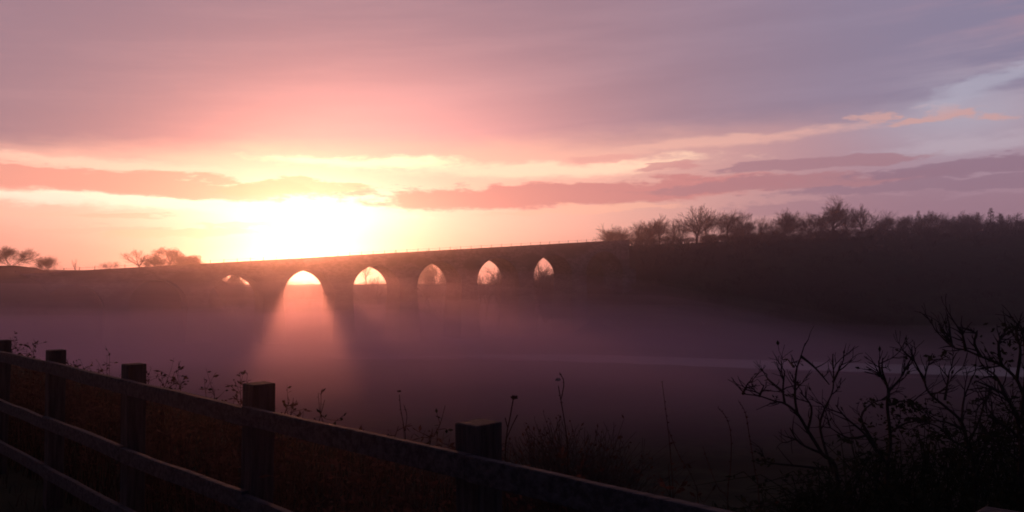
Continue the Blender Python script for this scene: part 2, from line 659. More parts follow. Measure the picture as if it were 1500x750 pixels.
for k in range(K0, K1 + 2):                             # tapering piers under each springing
    sc = k * PIT - HALF
    hw = HALF - RAD
    ztop = top_z(sc) - 2.35 - RAD + 0.62
    pm = MB()
    b = 0
    zb = -2.0
    lev = [(zb, 0.9), (2.0, 0.55), (ztop - 0.9, 0.02), (ztop - 0.9, 0.18), (ztop - 0.45, 0.18), (ztop - 0.45, -0.02), (ztop, -0.02)]
    for z, ex in lev:
        for i, j in ((-1, 0), (1, 0), (1, 1), (-1, 1)):
            pm.v.append(vp(sc + i * (hw + ex), j * VW + (ex if j else -ex), z))
    for l in range(len(lev) - 1):
        for i in range(4):
            j = (i + 1) % 4
            pm.f.append((4 * l + i, 4 * l + j, 4 * l + 4 + j, 4 * l + 4 + i))
    n = 4 * len(lev)
    pm.f.append((n - 4, n - 3, n - 2, n - 1))
    vbuild(pm, 'pier', M_STONE)
s0, s1 = K0 * PIT - HALF, K1 * PIT + HALF
for w0, w1, nm, ztl, zbl in ((-0.25, 0.5, 'cornice', PAR - 0.02, PAR + 0.32), (VW - 0.5, VW + 0.25, 'cornice', PAR - 0.02, PAR + 0.32),
                             (-0.08, 0.38, 'parapet', 0.16, PAR - 0.02), (VW - 0.38, VW + 0.08, 'parapet', 0.16, PAR - 0.02),
                             (-0.16, 0.46, 'coping', 0.0, 0.163), (VW - 0.46, VW + 0.16, 'coping', 0.0, 0.163)):
    c = MB()
    for s in (s0, s1):
        for w in (w0, w1):
            for dz in (zbl, ztl):
                c.v.append(vp(s, w, top_z(s) - dz))
    for q in ((0, 1, 5, 4), (2, 6, 7, 3), (1, 3, 7, 5), (0, 4, 6, 2), (0, 2, 3, 1), (4, 5, 7, 6)):
        c.f.append(q)
    vbuild(c, nm, M_STONE)
rl = MB()
npost = 56
for i in range(npost):
    s = s0 + 2 + (s1 - s0 - 4) * i / (npost - 1)
    pm = MB()
    z = top_z(s) - 0.02
    pm.tube(vp(s, 0.15, z), vp(s, 0.15, z + 0.62), 0.055, 0.05, 6, True)
    vbuild(pm, 'railing_post', M_IRON)
    if i:
        rl.tube(vp(ps, 0.15, top_z(ps) + 0.44), vp(s, 0.15, top_z(s) + 0.44), 0.018, 0.018, 4)
    ps = s
vbuild(rl, 'railing_wire', M_IRON)


# ------------------------------------------------------------------ trees
def rnd_perp(d):
    v = Vector((random.gauss(0, 1), random.gauss(0, 1), random.gauss(0, 1)))
    v = v - d * v.dot(d)
    return v.normalized()


def grow(segs, p, d, ln, r, lev, maxlev, spread, up, kink=0.22):
    n = 4 if lev == 0 else 3
    pr = p
    r0 = r
    for i in range(n):
        d = (d + rnd_perp(d) * kink * random.uniform(0.3, 1.0) + Vector((0, 0, up))).normalized()
        q = pr + d * (ln / n)
        r1 = r * (1 - 0.45 * (i + 1) / n) if lev < maxlev else r * (1 - 0.75 * (i + 1) / n)
        segs.append((pr, q, r0, r1, lev))
        if lev < maxlev and (i >= 1 or lev > 0):
            for c in range(random.choice((1, 2)) if lev > 0 else random.choice((1, 2, 2, 3))):
                dd = (d + rnd_perp(d) * random.uniform(0.5, 1.1) * spread).normalized()
                grow(segs, q, dd, ln * random.uniform(0.50, 0.74), r1 * 0.6, lev + 1, maxlev, spread, up, kink)
        pr, r0 = q, r1
    if lev < maxlev:
        grow(segs, pr, (d + rnd_perp(d) * 0.25).normalized(), ln * 0.66, r0 * 0.85, lev + 1, maxlev, spread, up, kink)


def bare_tree(seed, h, spread, up, maxlev=4, stems=1, fork=0.34):
    """meshes (trunk, crown) of a leafless tree about h tall"""
    random.seed(seed)
    segs = []
    for k in range(stems):
        d = Vector((random.gauss(0, 0.05), random.gauss(0, 0.05), 1)) if stems == 1 else Vector((random.gauss(0, 0.45), random.gauss(0, 0.45), 1))
        grow(segs, Vector((random.gauss(0, .12) * (stems > 1), random.gauss(0, .12) * (stems > 1), 0)), d.normalized(), h * fork, h * 0.024 / stems ** 0.5, 0, maxlev, spread, up)
    zmax = max(s[1].z for s in segs)
    f = h / zmax
    tr, cr = MB(), MB()
    for p0, p1, r0, r1, lv in segs:
        (tr if lv <= 1 else cr).tube(p0 * f, p1 * f, max(r0, 0.012), max(r1, 0.009), 5 if lv < 2 else 3)
    return tr.mesh('trunk', M_BARK), cr.mesh('crown', M_TWIG), cr


def conifer(seed, h):
    random.seed(seed)
    tr, cr = MB(), MB()
    tr.tube(Vector((0, 0, 0)), Vector((0, 0, h)), h * 0.022, 0.01, 6)
    z = h * 0.1
    while z < h * 0.98:
        t = 1 - z / h
        for b in range(7):
            an = random.uniform(0, 6.283)
            L = h * 0.22 * (t ** 0.85) * random.uniform(0.65, 1.15) + 0.12
            d = Vector((math.cos(an), math.sin(an), -0.25))
            for q in range(int(5 + L * 7)):
                u = random.random() ** 0.7
                cr.leaf(Vector((0, 0, z)) + d * (L * u), d + Vector((random.gauss(0, .5), random.gauss(0, .5), random.gauss(-.25, .3))), random.uniform(0.25, 0.5), random.uniform(0.06, 0.14))
        z += h * 0.035
    return tr.mesh('trunk', M_BARK), cr.mesh('crown', M_NEEDLE), cr


def leafy(seed, h, w, dens=15000, lf=0.36):
    random.seed(seed)
    segs = []
    grow(segs, Vector((0, 0, 0)), Vector((0, 0, 1)), h * 0.36, h * 0.03, 0, 3, 0.9, 0.03)
    f = h * 0.94 / max(s[1].z for s in segs)
    tr, cr = MB(), MB()
    for p0, p1, r0, r1, lv in segs:
        if lv <= 2:
            tr.tube(p0 * f, p1 * f, max(r0, .015), max(r1, .012), 5)
    blobs = []
    for i in range(40):
        an = random.uniform(0, 6.283)
        u = random.random()
        zz = h * (0.08 + 0.76 * u)
        rr = w * 0.5 * math.sqrt(max(0, 1 - ((zz / h - 0.35) / 0.65) ** 2)) * random.uniform(0.2, 0.85)
        blobs.append((Vector((math.cos(an) * rr, math.sin(an) * rr, zz)), h * random.uniform(0.12, 0.24)))
    for i in range(dens):
        c, r = random.choice(blobs)
        d = Vector((random.gauss(0, 1), random.gauss(0, 1), random.gauss(0, 1))).normalized()
        q = c + d * r * (random.random() ** 0.4) * random.uniform(0.8, 1.15)
        cr.leaf(q, d + Vector((random.gauss(0, .6), random.gauss(0, .6), random.gauss(0, .6))), lf * random.uniform(.6, 1.2), lf * random.uniform(.3, .6))
    cx = sum(v.x for v in cr.v) / len(cr.v)
    cy = sum(v.y for v in cr.v) / len(cr.v)
    zs = sorted(v.z for v in cr.v)
    fz = h / zs[int(len(zs) * .997)]
    cr.v = [Vector((v.x - cx, v.y - cy, v.z * fz)) for v in cr.v]
    return tr.mesh('trunk', M_BARK), cr.mesh('crown', M_EVER), cr


KINDS = {
    'oak': bare_tree(1, 9.0, 0.95, 0.02),
    'round': bare_tree(5, 9.0, 0.85, 0.06),
    'tall': bare_tree(9, 9.0, 0.55, 0.10, fork=0.36),
    'fan': bare_tree(14, 9.0, 0.75, 0.07, stems=3, fork=0.30),
    'bush': bare_tree(21, 9.0, 0.9, 0.05, maxlev=3, stems=6, fork=0.36),
    'thin': bare_tree(27, 9.0, 0.5, 0.09, maxlev=3, fork=0.40),
    'droop': bare_tree(33, 9.0, 0.8, 0.015, fork=0.40),
    'dense': bare_tree(41, 9.0, 0.9, 0.05, stems=6, fork=0.32),
    'conifer': conifer(3, 9.0),
    'ever': leafy(6, 9.0, 12.0),
    'dome': leafy(12, 9.0, 15.0, 16000, 0.26),
    'everoval': leafy(8, 9.0, 8.5),
}


def plant_tree(kind, name, px, py_top, Y, label, cat='tree', group=None, base=None, hmin=2.0, wide=1.0):
    """a tree rooted on the terrain at distance Y whose top reaches the given height of the view"""
    tp = at(px, py_top, Y)
    z0 = height(tp.x, tp.y) - 0.15 if base is None else base
    h = max(hmin, tp.z - z0)
    o = thing(name, label, cat, (tp.x, tp.y, z0), random.uniform(0, 6.28), group)
    k = h / 9.0
    o.scale = (k * wide, k * wide, k)
    for nm, me in zip(('trunk', 'crown'), KINDS[kind][:2]):
        c = bpy.data.objects.new(nm, me)
        COL.objects.link(c)
        c.parent = o
    return o


random.seed(5)
GR = 'bare trees along the hilltop'
# skyline of the right-hand hill, left to right: kind, name, column, top row, distance, width factor, label
SKY = [
    ('bush', 'shrub', 858, 347, 224, 1.5, 'low scrubby bush on the skyline just past the right end of the parapet'),
    ('fan', 'bare_tree', 889, 327, 226, 1.2, 'first small bare tree on the hilltop right of the viaduct, broad and faint'),
    ('bush', 'shrub', 917, 343, 226, 1.4, 'dark rounded bush between the first two bare trees of the hilltop'),
    ('fan', 'bare_tree', 943, 330, 228, 1.1, 'low bare tree left of the twin-topped slender tree on the hilltop'),
    ('tall', 'bare_tree', 966, 312, 230, 1.0, 'slender upright bare tree at the left end of the taller hilltop trees'),
    ('thin', 'bare_tree', 984, 318, 232, 1.1, 'thin bare tree tucked against the left side of the big fan-shaped tree'),
    ('round', 'bare_tree', 1020, 298, 230, 1.25, 'big fan-shaped bare tree with a full round crown, near the middle of the skyline'),
    ('oak', 'bare_tree', 1064, 306, 232, 1.25, 'broad bare tree right beside the big fan-shaped tree'),
    ('bush', 'shrub', 1088, 322, 231, 1.3, 'bare bush filling the dip right of the broad bare tree'),
    ('tall', 'bare_tree', 1117, 318, 234, 0.9, 'narrow bare tree left of the spreading tree in the skyline gap'),
    ('fan', 'bare_tree', 1141, 304, 232, 1.2, 'open spreading bare tree standing in the gap left of the dark domed tree'),
    ('round', 'bare_tree', 1181, 311, 233, 1.1, 'small dark domed tree just left of the tallest tree'),
    ('droop', 'bare_tree', 1216, 283, 230, 1.15, 'tallest bare tree of the skyline with heavy drooping left limbs'),
    ('oak', 'bare_tree', 1240, 294, 233, 1.0, 'bare tree merging into the right side of the tallest tree'),
    ('tall', 'bare_tree', 1262, 297, 232, 1.0, 'slim upright bare tree at the right shoulder of the tallest tree'),
    ('bush', 'shrub', 1289, 315, 234, 1.2, 'low bare bush in the dip right of the slim upright tree'),
    ('fan', 'bare_tree', 1322, 313, 236, 1.0, 'low misty bare tree left of the dark pointed conifer'),
    ('conifer', 'conifer', 1345, 308, 236, 1.0, 'dark pointed conifer standing alone among low bare trees'),
    ('round', 'bare_tree', 1356, 306, 240, 1.0, 'faint bare tree with a fine crown right behind the lone conifer'),
    ('fan', 'bare_tree', 1380, 318, 238, 1.1, 'low hazy bare tree between the lone conifer and the conifer clump'),
    ('conifer', 'conifer', 1397, 316, 238, 1.1, 'short conifer at the left edge of the conifer clump'),
    ('tall', 'bare_tree', 1413, 307, 242, 1.0, 'pale slender bare tree rising between short conifers'),
    ('conifer', 'conifer', 1432, 310, 238, 1.2, 'broad conifer left of the highest conifer on the hill'),
    ('conifer', 'conifer', 1451, 304, 238, 1.25, 'highest conifer on the hill, near the right edge'),
    ('conifer', 'conifer', 1466, 312, 240, 1.2, 'conifer leaning into the right side of the highest conifer'),
    ('oak', 'bare_tree', 1474, 309, 246, 1.0, 'thin-crowned bare tree behind the last conifers at the right'),
    ('bush', 'shrub', 1497, 325, 240, 1.6, 'dark low bush cut by the right edge of the skyline'),
]
for kind, nm, px, pt, Y, wd, lb in SKY:
    plant_tree(kind, nm, px, pt, Y, lb, 'shrub' if nm == 'shrub' else 'tree', GR if nm == 'bare_tree' else None, wide=wd * 1.12)

LG = 'low hazy trees between the skyline trees'
for i, (px, pt) in enumerate(((904, 338), (930, 336), (955, 328), (995, 318), (1040, 314), (1080, 316), (1101, 326), (1128, 322), (1158, 322), (1196, 316),
                              (1228, 306), (1275, 312), (1305, 318), (1335, 318), (1368, 318), (1388, 322), (1420, 316), (1484, 318))):
    plant_tree(('dense', 'round', 'dense', 'bush')[i % 4], 'bare_tree', px, pt - 2 - 3 * (i % 3), 239 + 3 * (i % 3), 'low hazy bare tree filling a gap between the taller trees of the hilltop', 'tree', LG, wide=1.6)

GL = 'trees on the left embankment'
LEFT = [
    ('dense', 'bare_tree', 16, 359, 160, 1.7, 'dark dense tree at the left edge of the valley, cut by the frame'),
    ('dense', 'bare_tree', 69, 373, 168, 1.2, 'small round twiggy tree beside the dark dense tree on the left bank'),
    ('thin', 'sapling', 112, 377, 172, 0.9, 'thin bare sapling behind the rail fence on the left embankment'),
    ('bush', 'shrub', 163, 380, 176, 1.6, 'low bush at the right end of the embankment rail fence'),
    ('round', 'bare_tree', 206, 363, 184, 1.5, 'open bare tree left of the round dome-shaped evergreen'),
    ('dome', 'evergreen_tree', 248, 363, 186, 1.1, 'round dome-shaped dark evergreen rising over the left end of the viaduct'),
    ('dense', 'shrub', 228, 374, 183, 1.7, 'low twiggy shrub in front of the left half of the dome-shaped evergreen'),
    ('dense', 'shrub', 270, 373, 187, 1.5, 'low twiggy shrub joining the dome-shaped evergreen and the lower one'),
    ('everoval', 'evergreen_tree', 284, 374, 188, 1.4, 'lower hazy evergreen on the right flank of the dome-shaped evergreen'),
]
for kind, nm, px, pt, Y, wd, lb in LEFT:
    plant_tree(kind, nm, px, pt, Y, lb, 'shrub' if nm == 'shrub' else 'tree', GL, wide=wd)

# trees standing behind the arches
BEHIND = [
    ('ever', 'leafy_tree', 331, 399, 204, 0.9, 'dark leafy tree blocking most of the half-hidden arch left of the beam'),
    ('round', 'bare_tree', 330, 399, 200, 1.2, 'twiggy bare tree crossing the half-hidden arch left of the beam'),
    ('bush', 'shrub', 446, 413, 235, 1.3, 'low shrub in silhouette inside the glowing arch below the sun'),
    ('bush', 'shrub', 540, 405, 228, 1.2, 'low shrub showing in the foot of the arch right of the light beam'),
    ('bush', 'shrub', 648, 398, 225, 1.3, 'shrub at the lower right inside the third clear arch'),
    ('fan', 'bare_tree', 728, 381, 222, 1.0, 'bare tree whose branches cross the tallest clear arch'),
    ('thin', 'bare_tree', 700, 402, 226, 1.0, 'small bare tree low at the left inside the tallest clear arch'),
    ('round', 'bare_tree', 798, 372, 224, 1.1, 'bare tree with dense twigs filling the narrow right-hand arch'),
    ('bush', 'shrub', 815, 385, 222, 1.1, 'twiggy bush at the right foot of the narrow right-hand arch'),
    ('oak', 'bare_tree', 712, 386, 232, 1.1, 'spreading bare tree across the middle of the tallest clear arch'),
    ('round', 'bare_tree', 738, 384, 228, 0.9, 'twiggy bare tree at the right side of the tallest clear arch'),
    ('oak', 'bare_tree', 622, 396, 236, 1.2, 'small faint bare tree at the lower left inside the third clear arch'),
    ('round', 'bare_tree', 552, 402, 240, 1.2, 'small bare tree right of the middle in the arch next to the light beam'),
    ('fan', 'bare_tree', 785, 384, 230, 1.2, 'low bare tree at the left foot of the narrow right-hand arch'),
    ('fan', 'bare_tree', 872, 366, 226, 1.3, 'bare tree hiding nearly all of the last small arch'),
]
for kind, nm, px, pt, Y, wd, lb in BEHIND:
    plant_tree(kind, nm, px, pt, Y, lb, 'shrub' if nm == 'shrub' else 'tree', wide=wd)


# trees added beyond the viaduct, mostly hidden, to block sun through the other arches
WG = 'trees added beyond the viaduct to block the sun'
for i, (k, kd, hh) in enumerate(((-1.25, 'ever', 10.3), (-0.85, 'ever', 10.6), (1.0, 'dense', 12.0), (2.0, 'round', 13.0), (3.0, 'everoval', 14.0), (4.0, 'everoval', 15.0), (5.0, 'everoval', 16.0))):
    q = VC + VU * (k * PIT) + VN * 4 + Vector((SUN.x, SUN.y, 0)).normalized() * 200
    o = plant_tree(kd, 'leafy_tree' if 'ever' in kd else 'bare_tree', 750, 400, q.y, 'tree added beyond the viaduct to block the sun', 'tree', WG, wide=1.0)
    z = height(q.x, q.y)
    o.location = (q.x, q.y, z - .2)
    o.scale = (hh / 9.0 * .85, hh / 9.0 * .85, hh / 9.0)


# wooded slope, distant woods: masses nobody could count
def mass(name, label, spots, src, mat):
    mb = MB()
    for (x, y, h) in spots:
        k = h / 9.0
        mb.merge(random.choice(src), Matrix.Translation((x, y, height(x, y) - 0.2)) @ Matrix.Rotation(random.uniform(0, 6.28), 4, 'Z') @ Matrix.Diagonal((k * 1.5, k * 1.5, k, 1)))
    return tag(mb.build(name, mat), label, 'woodland', kind='stuff')


random.seed(31)


def thicket(seed, n):
    random.seed(seed)
    mb = MB()
    for i in range(n):
        p = Vector((random.gauss(0, 1.6), random.gauss(0, 1.6), 0))
        d = Vector((random.gauss(0, .35), random.gauss(0, .35), 1)).normalized()
        L = random.uniform(3, 9) * (1 - 0.08 * min(6, p.length))
        q = p + d * L * .55
        mb.tube(p, q, .10, .06, 3)
        for c in range(6):
            r = q + (d + rnd_perp(d) * 0.8).normalized() * L * random.uniform(.2, .45)
            mb.tube(q, r, .05, .012, 3)
            for e in range(2):
                w = p.lerp(r, random.uniform(.5, 1)) * .3 + r * .7
                mb.tube(w, w + Vector((random.gauss(0, .6), random.gauss(0, .6), random.uniform(.2, 1.3))), .025, .01, 3)
    return mb


TH = [thicket(s, 16) for s in (1, 2, 3)]
random.seed(8)
spots = []
while len(spots) < 420:
    x = random.uniform(8, 175)
    foot = 176 - 0.12 * (x - 10)
    y = random.uniform(foot + 3, foot + 74)
    q = (Vector((x, y, 0)) - VC)
    if -1.5 < q.dot(VN) < VW + 2 and q.dot(VU) < (K1 + .2) * PIT:
        continue
    if height(x, y) < 3:
        continue
    spots.append((x, y, random.uniform(2.2, 4.6)))
for i in range(210):                                      # hedge of scrub along the crest
    x = random.uniform(34, 165)
    spots.append((x, 176 - 0.12 * (x - 10) + random.uniform(52, 74), random.uniform(2.0, 4.4)))
mass('hillside_scrub', 'dark leafless wood and scrub covering the right-hand hillside', spots, TH, M_SCRUB)
spots = []
for i in range(170):
    x = random.uniform(-330, 330)
    y = random.uniform(470, 640)
    spots.append((x, y, random.uniform(2.0, 3.6)))
mass('far_woods', 'faint distant woods seen through the arches', spots, TH, M_SCRUB)
spots = []
while len(spots) < 90:
    x, y = random.uniform(-150, -66), random.uniform(122, 165)
    q = (Vector((x, y, 0)) - VC)
    if -1.5 < q.dot(VN) < VW + 2 and q.dot(VU) > (K0 - .7) * PIT:
        continue
    if height(x, y) < 3 or height(x, y) > 9.5:
        continue
    spots.append((x, y, random.uniform(1.5, 3.0)))
mass('embankment_scrub', 'dark scrub covering the left-hand embankment', spots, TH, M_SCRUB)

# rail fence on the left embankment
fz = at(119, 388, 172)
rf = thing('rail_fence', 'small pale rail fence along the top of the left embankment', 'fence', (fz.x, fz.y, height(fz.x, fz.y)))
fu = at(152, 387, 173) - at(88, 387, 171)
fu.z = height(fz.x + 3, fz.y) - height(fz.x - 3, fz.y)
fu = Vector((fu.x / fu.xy.length, fu.y / fu.xy.length, fu.z / 6)).normalized()
for i in range(8):
    m = MB()
    q = fu * ((i - 3.5) * 1.25)
    m.box(q + Vector((0, 0, 0.0)), 0.05, 0.05, 0.85)
    m.build('post', M_POST, rf)
for zz in (0.72, 0.35):
    m = MB()
    m.box(Vector((0, 0, zz)) + fu * 0.0 + Vector((0, 0, 0)), 5.0, 0.03, 0.07, fu, fu.cross(Vector((0, 0, 1))).normalized(), Vector((0, 0, 1)))
    m.build('rail', M_WOOD, rf)


# ------------------------------------------------------------------ foreground fence
def fpos(k, s=0.0):
    return FP0 + FD * (FSTEP * k) + FN * s


random.seed(77)
fen = thing('post_and_rail_fence', 'weathered wooden post and rail fence with three rails running along the near bank', 'fence', (FP0.x, FP0.y, PLAT))
TOPZ = EYE.z - 0.488 - PLAT
origin = Vector((FP0.x, FP0.y, 0))


def bevel_box(c, hx, hy, hz, ux, uy, uz, bev, jitter=0.0, cuts=1):
    import bmesh
    bm = bmesh.new()
    bmesh.ops.create_cube(bm, size=1.0)
    for v in bm.verts:
        v.co = Vector((v.co.x * 2 * hx, v.co.y * 2 * hy, v.co.z * 2 * hz))
    if cuts > 1:
        long_axis = 0 if hx >= hz else 2
        ed = [e for e in bm.edges if abs((e.verts[0].co - e.verts[1].co)[long_axis]) > 1e-4]
        bmesh.ops.subdivide_edges(bm, edges=ed, cuts=cuts, use_grid_fill=True)
    ed = [e for e in bm.edges if len(e.link_faces) == 2 and e.calc_face_angle(0) > 0.5]
    bmesh.ops.bevel(bm, geom=ed, offset=bev, segments=2, affect='EDGES', profile=0.6)
    sd = random.uniform(0, 99)
    for v in bm.verts:
        if jitter:
            n = mnoise.noise_vector(Vector((v.co.x * 2.2 + sd, v.co.y * 9, v.co.z * 2.2)))
            v.co += n * jitter
        v.co = c + ux * v.co.x + uy * v.co.y + uz * v.co.z
    mb = MB()
    bm.verts.index_update()
    mb.v = [v.co.copy() for v in bm.verts]
    mb.f = [tuple(v.index for v in f.verts) for f in bm.faces]
    bm.free()
    return mb


UZ = Vector((0, 0, 1))
for k in range(-2, 8):
    c = fpos(k) - origin
    zt = TOPZ + random.uniform(-0.012, 0.012) * (k != 0)
    yaw = random.uniform(-0.06, 0.06)
    fx = Matrix.Rotation(yaw, 3, 'Z') @ FD
    fy = Matrix.Rotation(yaw, 3, 'Z') @ FN
    tilt = Vector((random.uniform(-.012, .012), random.uniform(-.012, .012), 1)).normalized()
    bevel_box(c + UZ * (zt / 2 - 0.2), 0.060, 0.060, zt / 2 + 0.2, fx, fy, tilt, 0.006, 0.006, 8).build('post', M_POST, fen)
for lvl, (dz, hh) in enumerate(((0.099, 0.045), (0.525, 0.045), (0.895, 0.045))):
    for k in range(-2, 7):
        p0 = fpos(k - 0.02, -0.082) - origin
        p1 = fpos(k + 1.02 - 0.04, -0.082) - origin
        z = TOPZ - dz - hh
        j0, j1 = random.uniform(-.008, .008), random.uniform(-.008, .008)
        p0 = p0 + UZ * (z + j0)
        p1 = p1 + UZ * (z + j1)
        ux = (p1 - p0).normalized()
        uy = UZ.cross(ux).normalized()
        bevel_box((p0 + p1) / 2, (p1 - p0).length / 2, 0.019, hh, ux, uy, ux.cross(uy), 0.005, 0.006, 8).build('rail', M_WOOD, fen)


# ------------------------------------------------------------------ foreground growth
def gz(x, y):
    return height(x, y) - 0.03


random.seed(101)
gb = MB()
for i in range(11000):                                   # rough grass and dead stems on the bank behind the fence
    k = random.uniform(-3.0, 9.5)
    s = 0.12 + 5.5 * random.random() ** 1.6
    q = fpos(k, s)
    h = random.uniform(0.16, 0.50) * (0.55 + 0.5 * mnoise.noise(Vector((q.x * 1.3, q.y * 1.3, 2))) + 0.35)
    if k < 0.3:
        h *= 0.75
    gb.blade(Vector((q.x, q.y, gz(q.x, q.y))), Vector((random.gauss(0, .12), random.gauss(0, .12), 0)), h, random.uniform(.006, .014))
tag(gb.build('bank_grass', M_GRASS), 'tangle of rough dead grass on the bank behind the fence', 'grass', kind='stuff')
gb = MB()
for i in range(5200):                                    # short turf on the near side
    k = random.uniform(-2.5, 9.0)
    s = -0.05 - 3.0 * random.random()
    q = fpos(k, s)
    gb.blade(Vector((q.x, q.y, gz(q.x, q.y))), Vector((random.gauss(0, .06), random.gauss(0, .06), 0)), random.uniform(.08, .26), random.uniform(.006, .012))
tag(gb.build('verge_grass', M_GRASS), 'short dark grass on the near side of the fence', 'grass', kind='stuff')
gb = MB()
for i in range(1300):                                    # brown weed stems with leaf scraps, densest to the left
    k = random.uniform(-0.4, 8.5)
    s = 0.15 + 2.2 * random.random() ** 1.3
    q = fpos(k, s)
    p = Vector((q.x, q.y, gz(q.x, q.y)))
    h = random.uniform(0.45, 0.95) * (0.78 + 0.5 * mnoise.noise(Vector((q.x * .9, q.y * .9, 8))))
    ln = Vector((random.gauss(0, .10), random.gauss(0, .10), 0))
    m1 = p + Vector((ln.x * .4, ln.y * .4, h * .55))
    m2 = p + Vector((ln.x, ln.y, h))
    gb.tube(p, m1, .0045, .0034, 3)
    gb.tube(m1, m2, .0034, .0014, 3)
    for c in range(random.randint(4, 11)):
        u = random.uniform(.25, 1)
        w = p.lerp(m1, u * 2) if u < .5 else m1.lerp(m2, u * 2 - 1)
        dd = Vector((random.gauss(0, 1), random.gauss(0, 1), random.gauss(.5, .5)))
        if random.random() < .5:
            e = w + dd.normalized() * random.uniform(.04, .14)
            gb.tube(w, e, .0015, .0009, 3)
            w = e
        gb.leaf(w, dd, random.uniform(.018, .05), random.uniform(.008, .022))
for i in range(210):                                     # bigger ragged weeds standing among them
    k = random.uniform(0.15, 8.5)
    q = fpos(k, random.uniform(.25, 1.7))
    p = Vector((q.x, q.y, gz(q.x, q.y)))
    h = random.uniform(0.55, 0.93) if random.random() < .85 else random.uniform(.88, 1.12)
    ln = Vector((random.gauss(0, .14), random.gauss(0, .14), 0))
    C = [p, p + Vector((ln.x * .3, ln.y * .3, h * .4)), p + Vector((ln.x * .6, ln.y * .6, h * .75)), p + Vector((ln.x, ln.y, h))]
    for a in range(3):
        gb.tube(C[a], C[a + 1], .0055 - .0014 * a, .0042 - .0013 * a, 4)
    for c in range(random.randint(9, 18)):
        a = random.choice((0, 1, 1, 2, 2))
        w = C[a].lerp(C[a + 1], random.random())
        dd = Vector((random.gauss(0, 1), random.gauss(0, 1), random.gauss(.6, .5))).normalized()
        e = w + dd * random.uniform(.05, .20)
        gb.tube(w, e, .0022, .0012, 3)
        for t in range(3):
            gb.leaf(w.lerp(e, random.uniform(.4, 1)), dd + Vector((random.gauss(0, .8), random.gauss(0, .8), random.gauss(-.2, .6))), random.uniform(.025, .065), random.uniform(.012, .03))
tag(gb.build('weeds', M_DRY), 'thicket of reddish brown dead weeds behind the fence rails', 'weeds', kind='stuff')


# single stalks standing above the rail: traced stem, real depth, own head
def path_pts(pts, Y, dy=0.0):
    out = []
    for i, (px, py) in enumerate(pts):
        out.append(at(px, py, Y + dy * i))
    return out


def polytube(mb, P, r0, r1, n=5):
    # smooth the traced polyline
    Q = []
    for i in range(len(P) - 1):
        a = P[max(i - 1, 0)]; b = P[i]; c = P[i + 1]; d = P[min(i + 2, len(P) - 1)]
        for t in (0, .25, .5, .75):
            Q.append(0.5 * (2 * b + (c - a) * t + (2 * a - 5 * b + 4 * c - d) * t * t + (3 * b - a - 3 * c + d) * t ** 3))
    Q.append(P[-1])
    m = len(Q) - 1
    for i in range(m):
        mb.tube(Q[i], Q[i + 1], r0 + (r1 - r0) * i / m, r0 + (r1 - r0) * (i + 1) / m, n)
    return Q


def stalk(name, label, cat, pts, Y, r0=.004, r1=.0018, sprigs=(), head=None, leaves=0, seeds=0, extra=()):
    P = path_pts(pts, Y)
    b = P[0]
    base = Vector((b.x, b.y, gz(b.x, b.y)))
    P = [base] + P
    o = thing(name, label, cat, base)
    inv = Matrix.Translation(-base)
    mb = MB()
    Q = polytube(mb, P, r0, r1)
    lf = MB()
    for e in extra:                                      # side branches
        E = path_pts(e, Y)
        Q2 = polytube(mb, E, r0 * .6, r1)
        Q += Q2
    for c in range(leaves):
        q = random.choice(Q[len(Q) // 3:])
        d = Vector((random.gauss(0, 1), random.gauss(0, .6), random.gauss(.2, .6)))
        lf.leaf(q, d, random.uniform(.02, .05), random.uniform(.012, .024))
    for c in range(seeds):                               # little bracts held close to the stem
        q = random.choice(Q[len(Q) // 4:])
        d = Vector((random.gauss(0, 1), random.gauss(0, 1), random.gauss(.8, .5)))
        lf.leaf(q, d, random.uniform(.008, .018), random.uniform(.004, .008))
    mb.v = [inv @ q for q in mb.v]
    mb.build('stem', M_DRY if not head else M_BROWN, o)
    if lf.v:
        lf.v = [inv @ q for q in lf.v]
        lf.build('leaves', M_LEAF if leaves else M_DRY, o)
    if head:
        hp, hr, mat = head
        c = at(hp[0], hp[1], Y)
        hm = MB()
        for i in range(70):
            d = Vector((random.gauss(0, 1), random.gauss(0, 1), random.gauss(.15, .6))).normalized()
            hm.tube(c - d * hr * .2, c + Vector((d.x * 1.0, d.y * 1.0, d.z * .62)) * hr * random.uniform(.7, 1.1), hr * .16, hr * .10, 4, True)
        hm.v = [inv @ q for q in hm.v]
        hm.build('seed_head', mat, o)
    return o


random.seed(55)
stalk('dead_flower_stalk', 'dark dead flower stalk with a round brown seed head beside the nearest fence post', 'plant',
      [(740, 690), (742, 640), (747, 612), (752, 584)], 4.3, .004, .0028, head=((753, 582), .018, M_BROWN), extra=[[(741, 645), (750, 624), (758, 608)], [(744, 628), (740, 612)]])
stalk('dead_flower_stalk', 'tall dead stalk with a pale fluffy seed head above the dark rounded bush', 'plant',
      [(832, 690), (830, 640), (824, 600), (818, 566)], 6.0, .005, .003, head=((817, 556), .020, M_SEED), seeds=40, extra=[[(822, 585), (826, 560), (820, 547)]])
stalk('dead_flower_stalk', 'faint slender stalk with a small blurred head above the middle of the rail', 'plant',
      [(594, 660), (592, 628), (587, 600), (585, 578)], 5.6, .0032, .002, head=((585, 573), .014, M_BROWN), extra=[[(593, 632), (596, 610), (592, 594)]], seeds=14)
stalk('leaning_weed', 'leaning weed stem with a ragged leaf cluster left of the nearest post', 'plant',
      [(628, 660), (635, 640), (645, 620), (652, 594)], 5.0, .0035, .0015, leaves=7, extra=[[(640, 630), (652, 628), (656, 632)], [(645, 622), (640, 606)]])
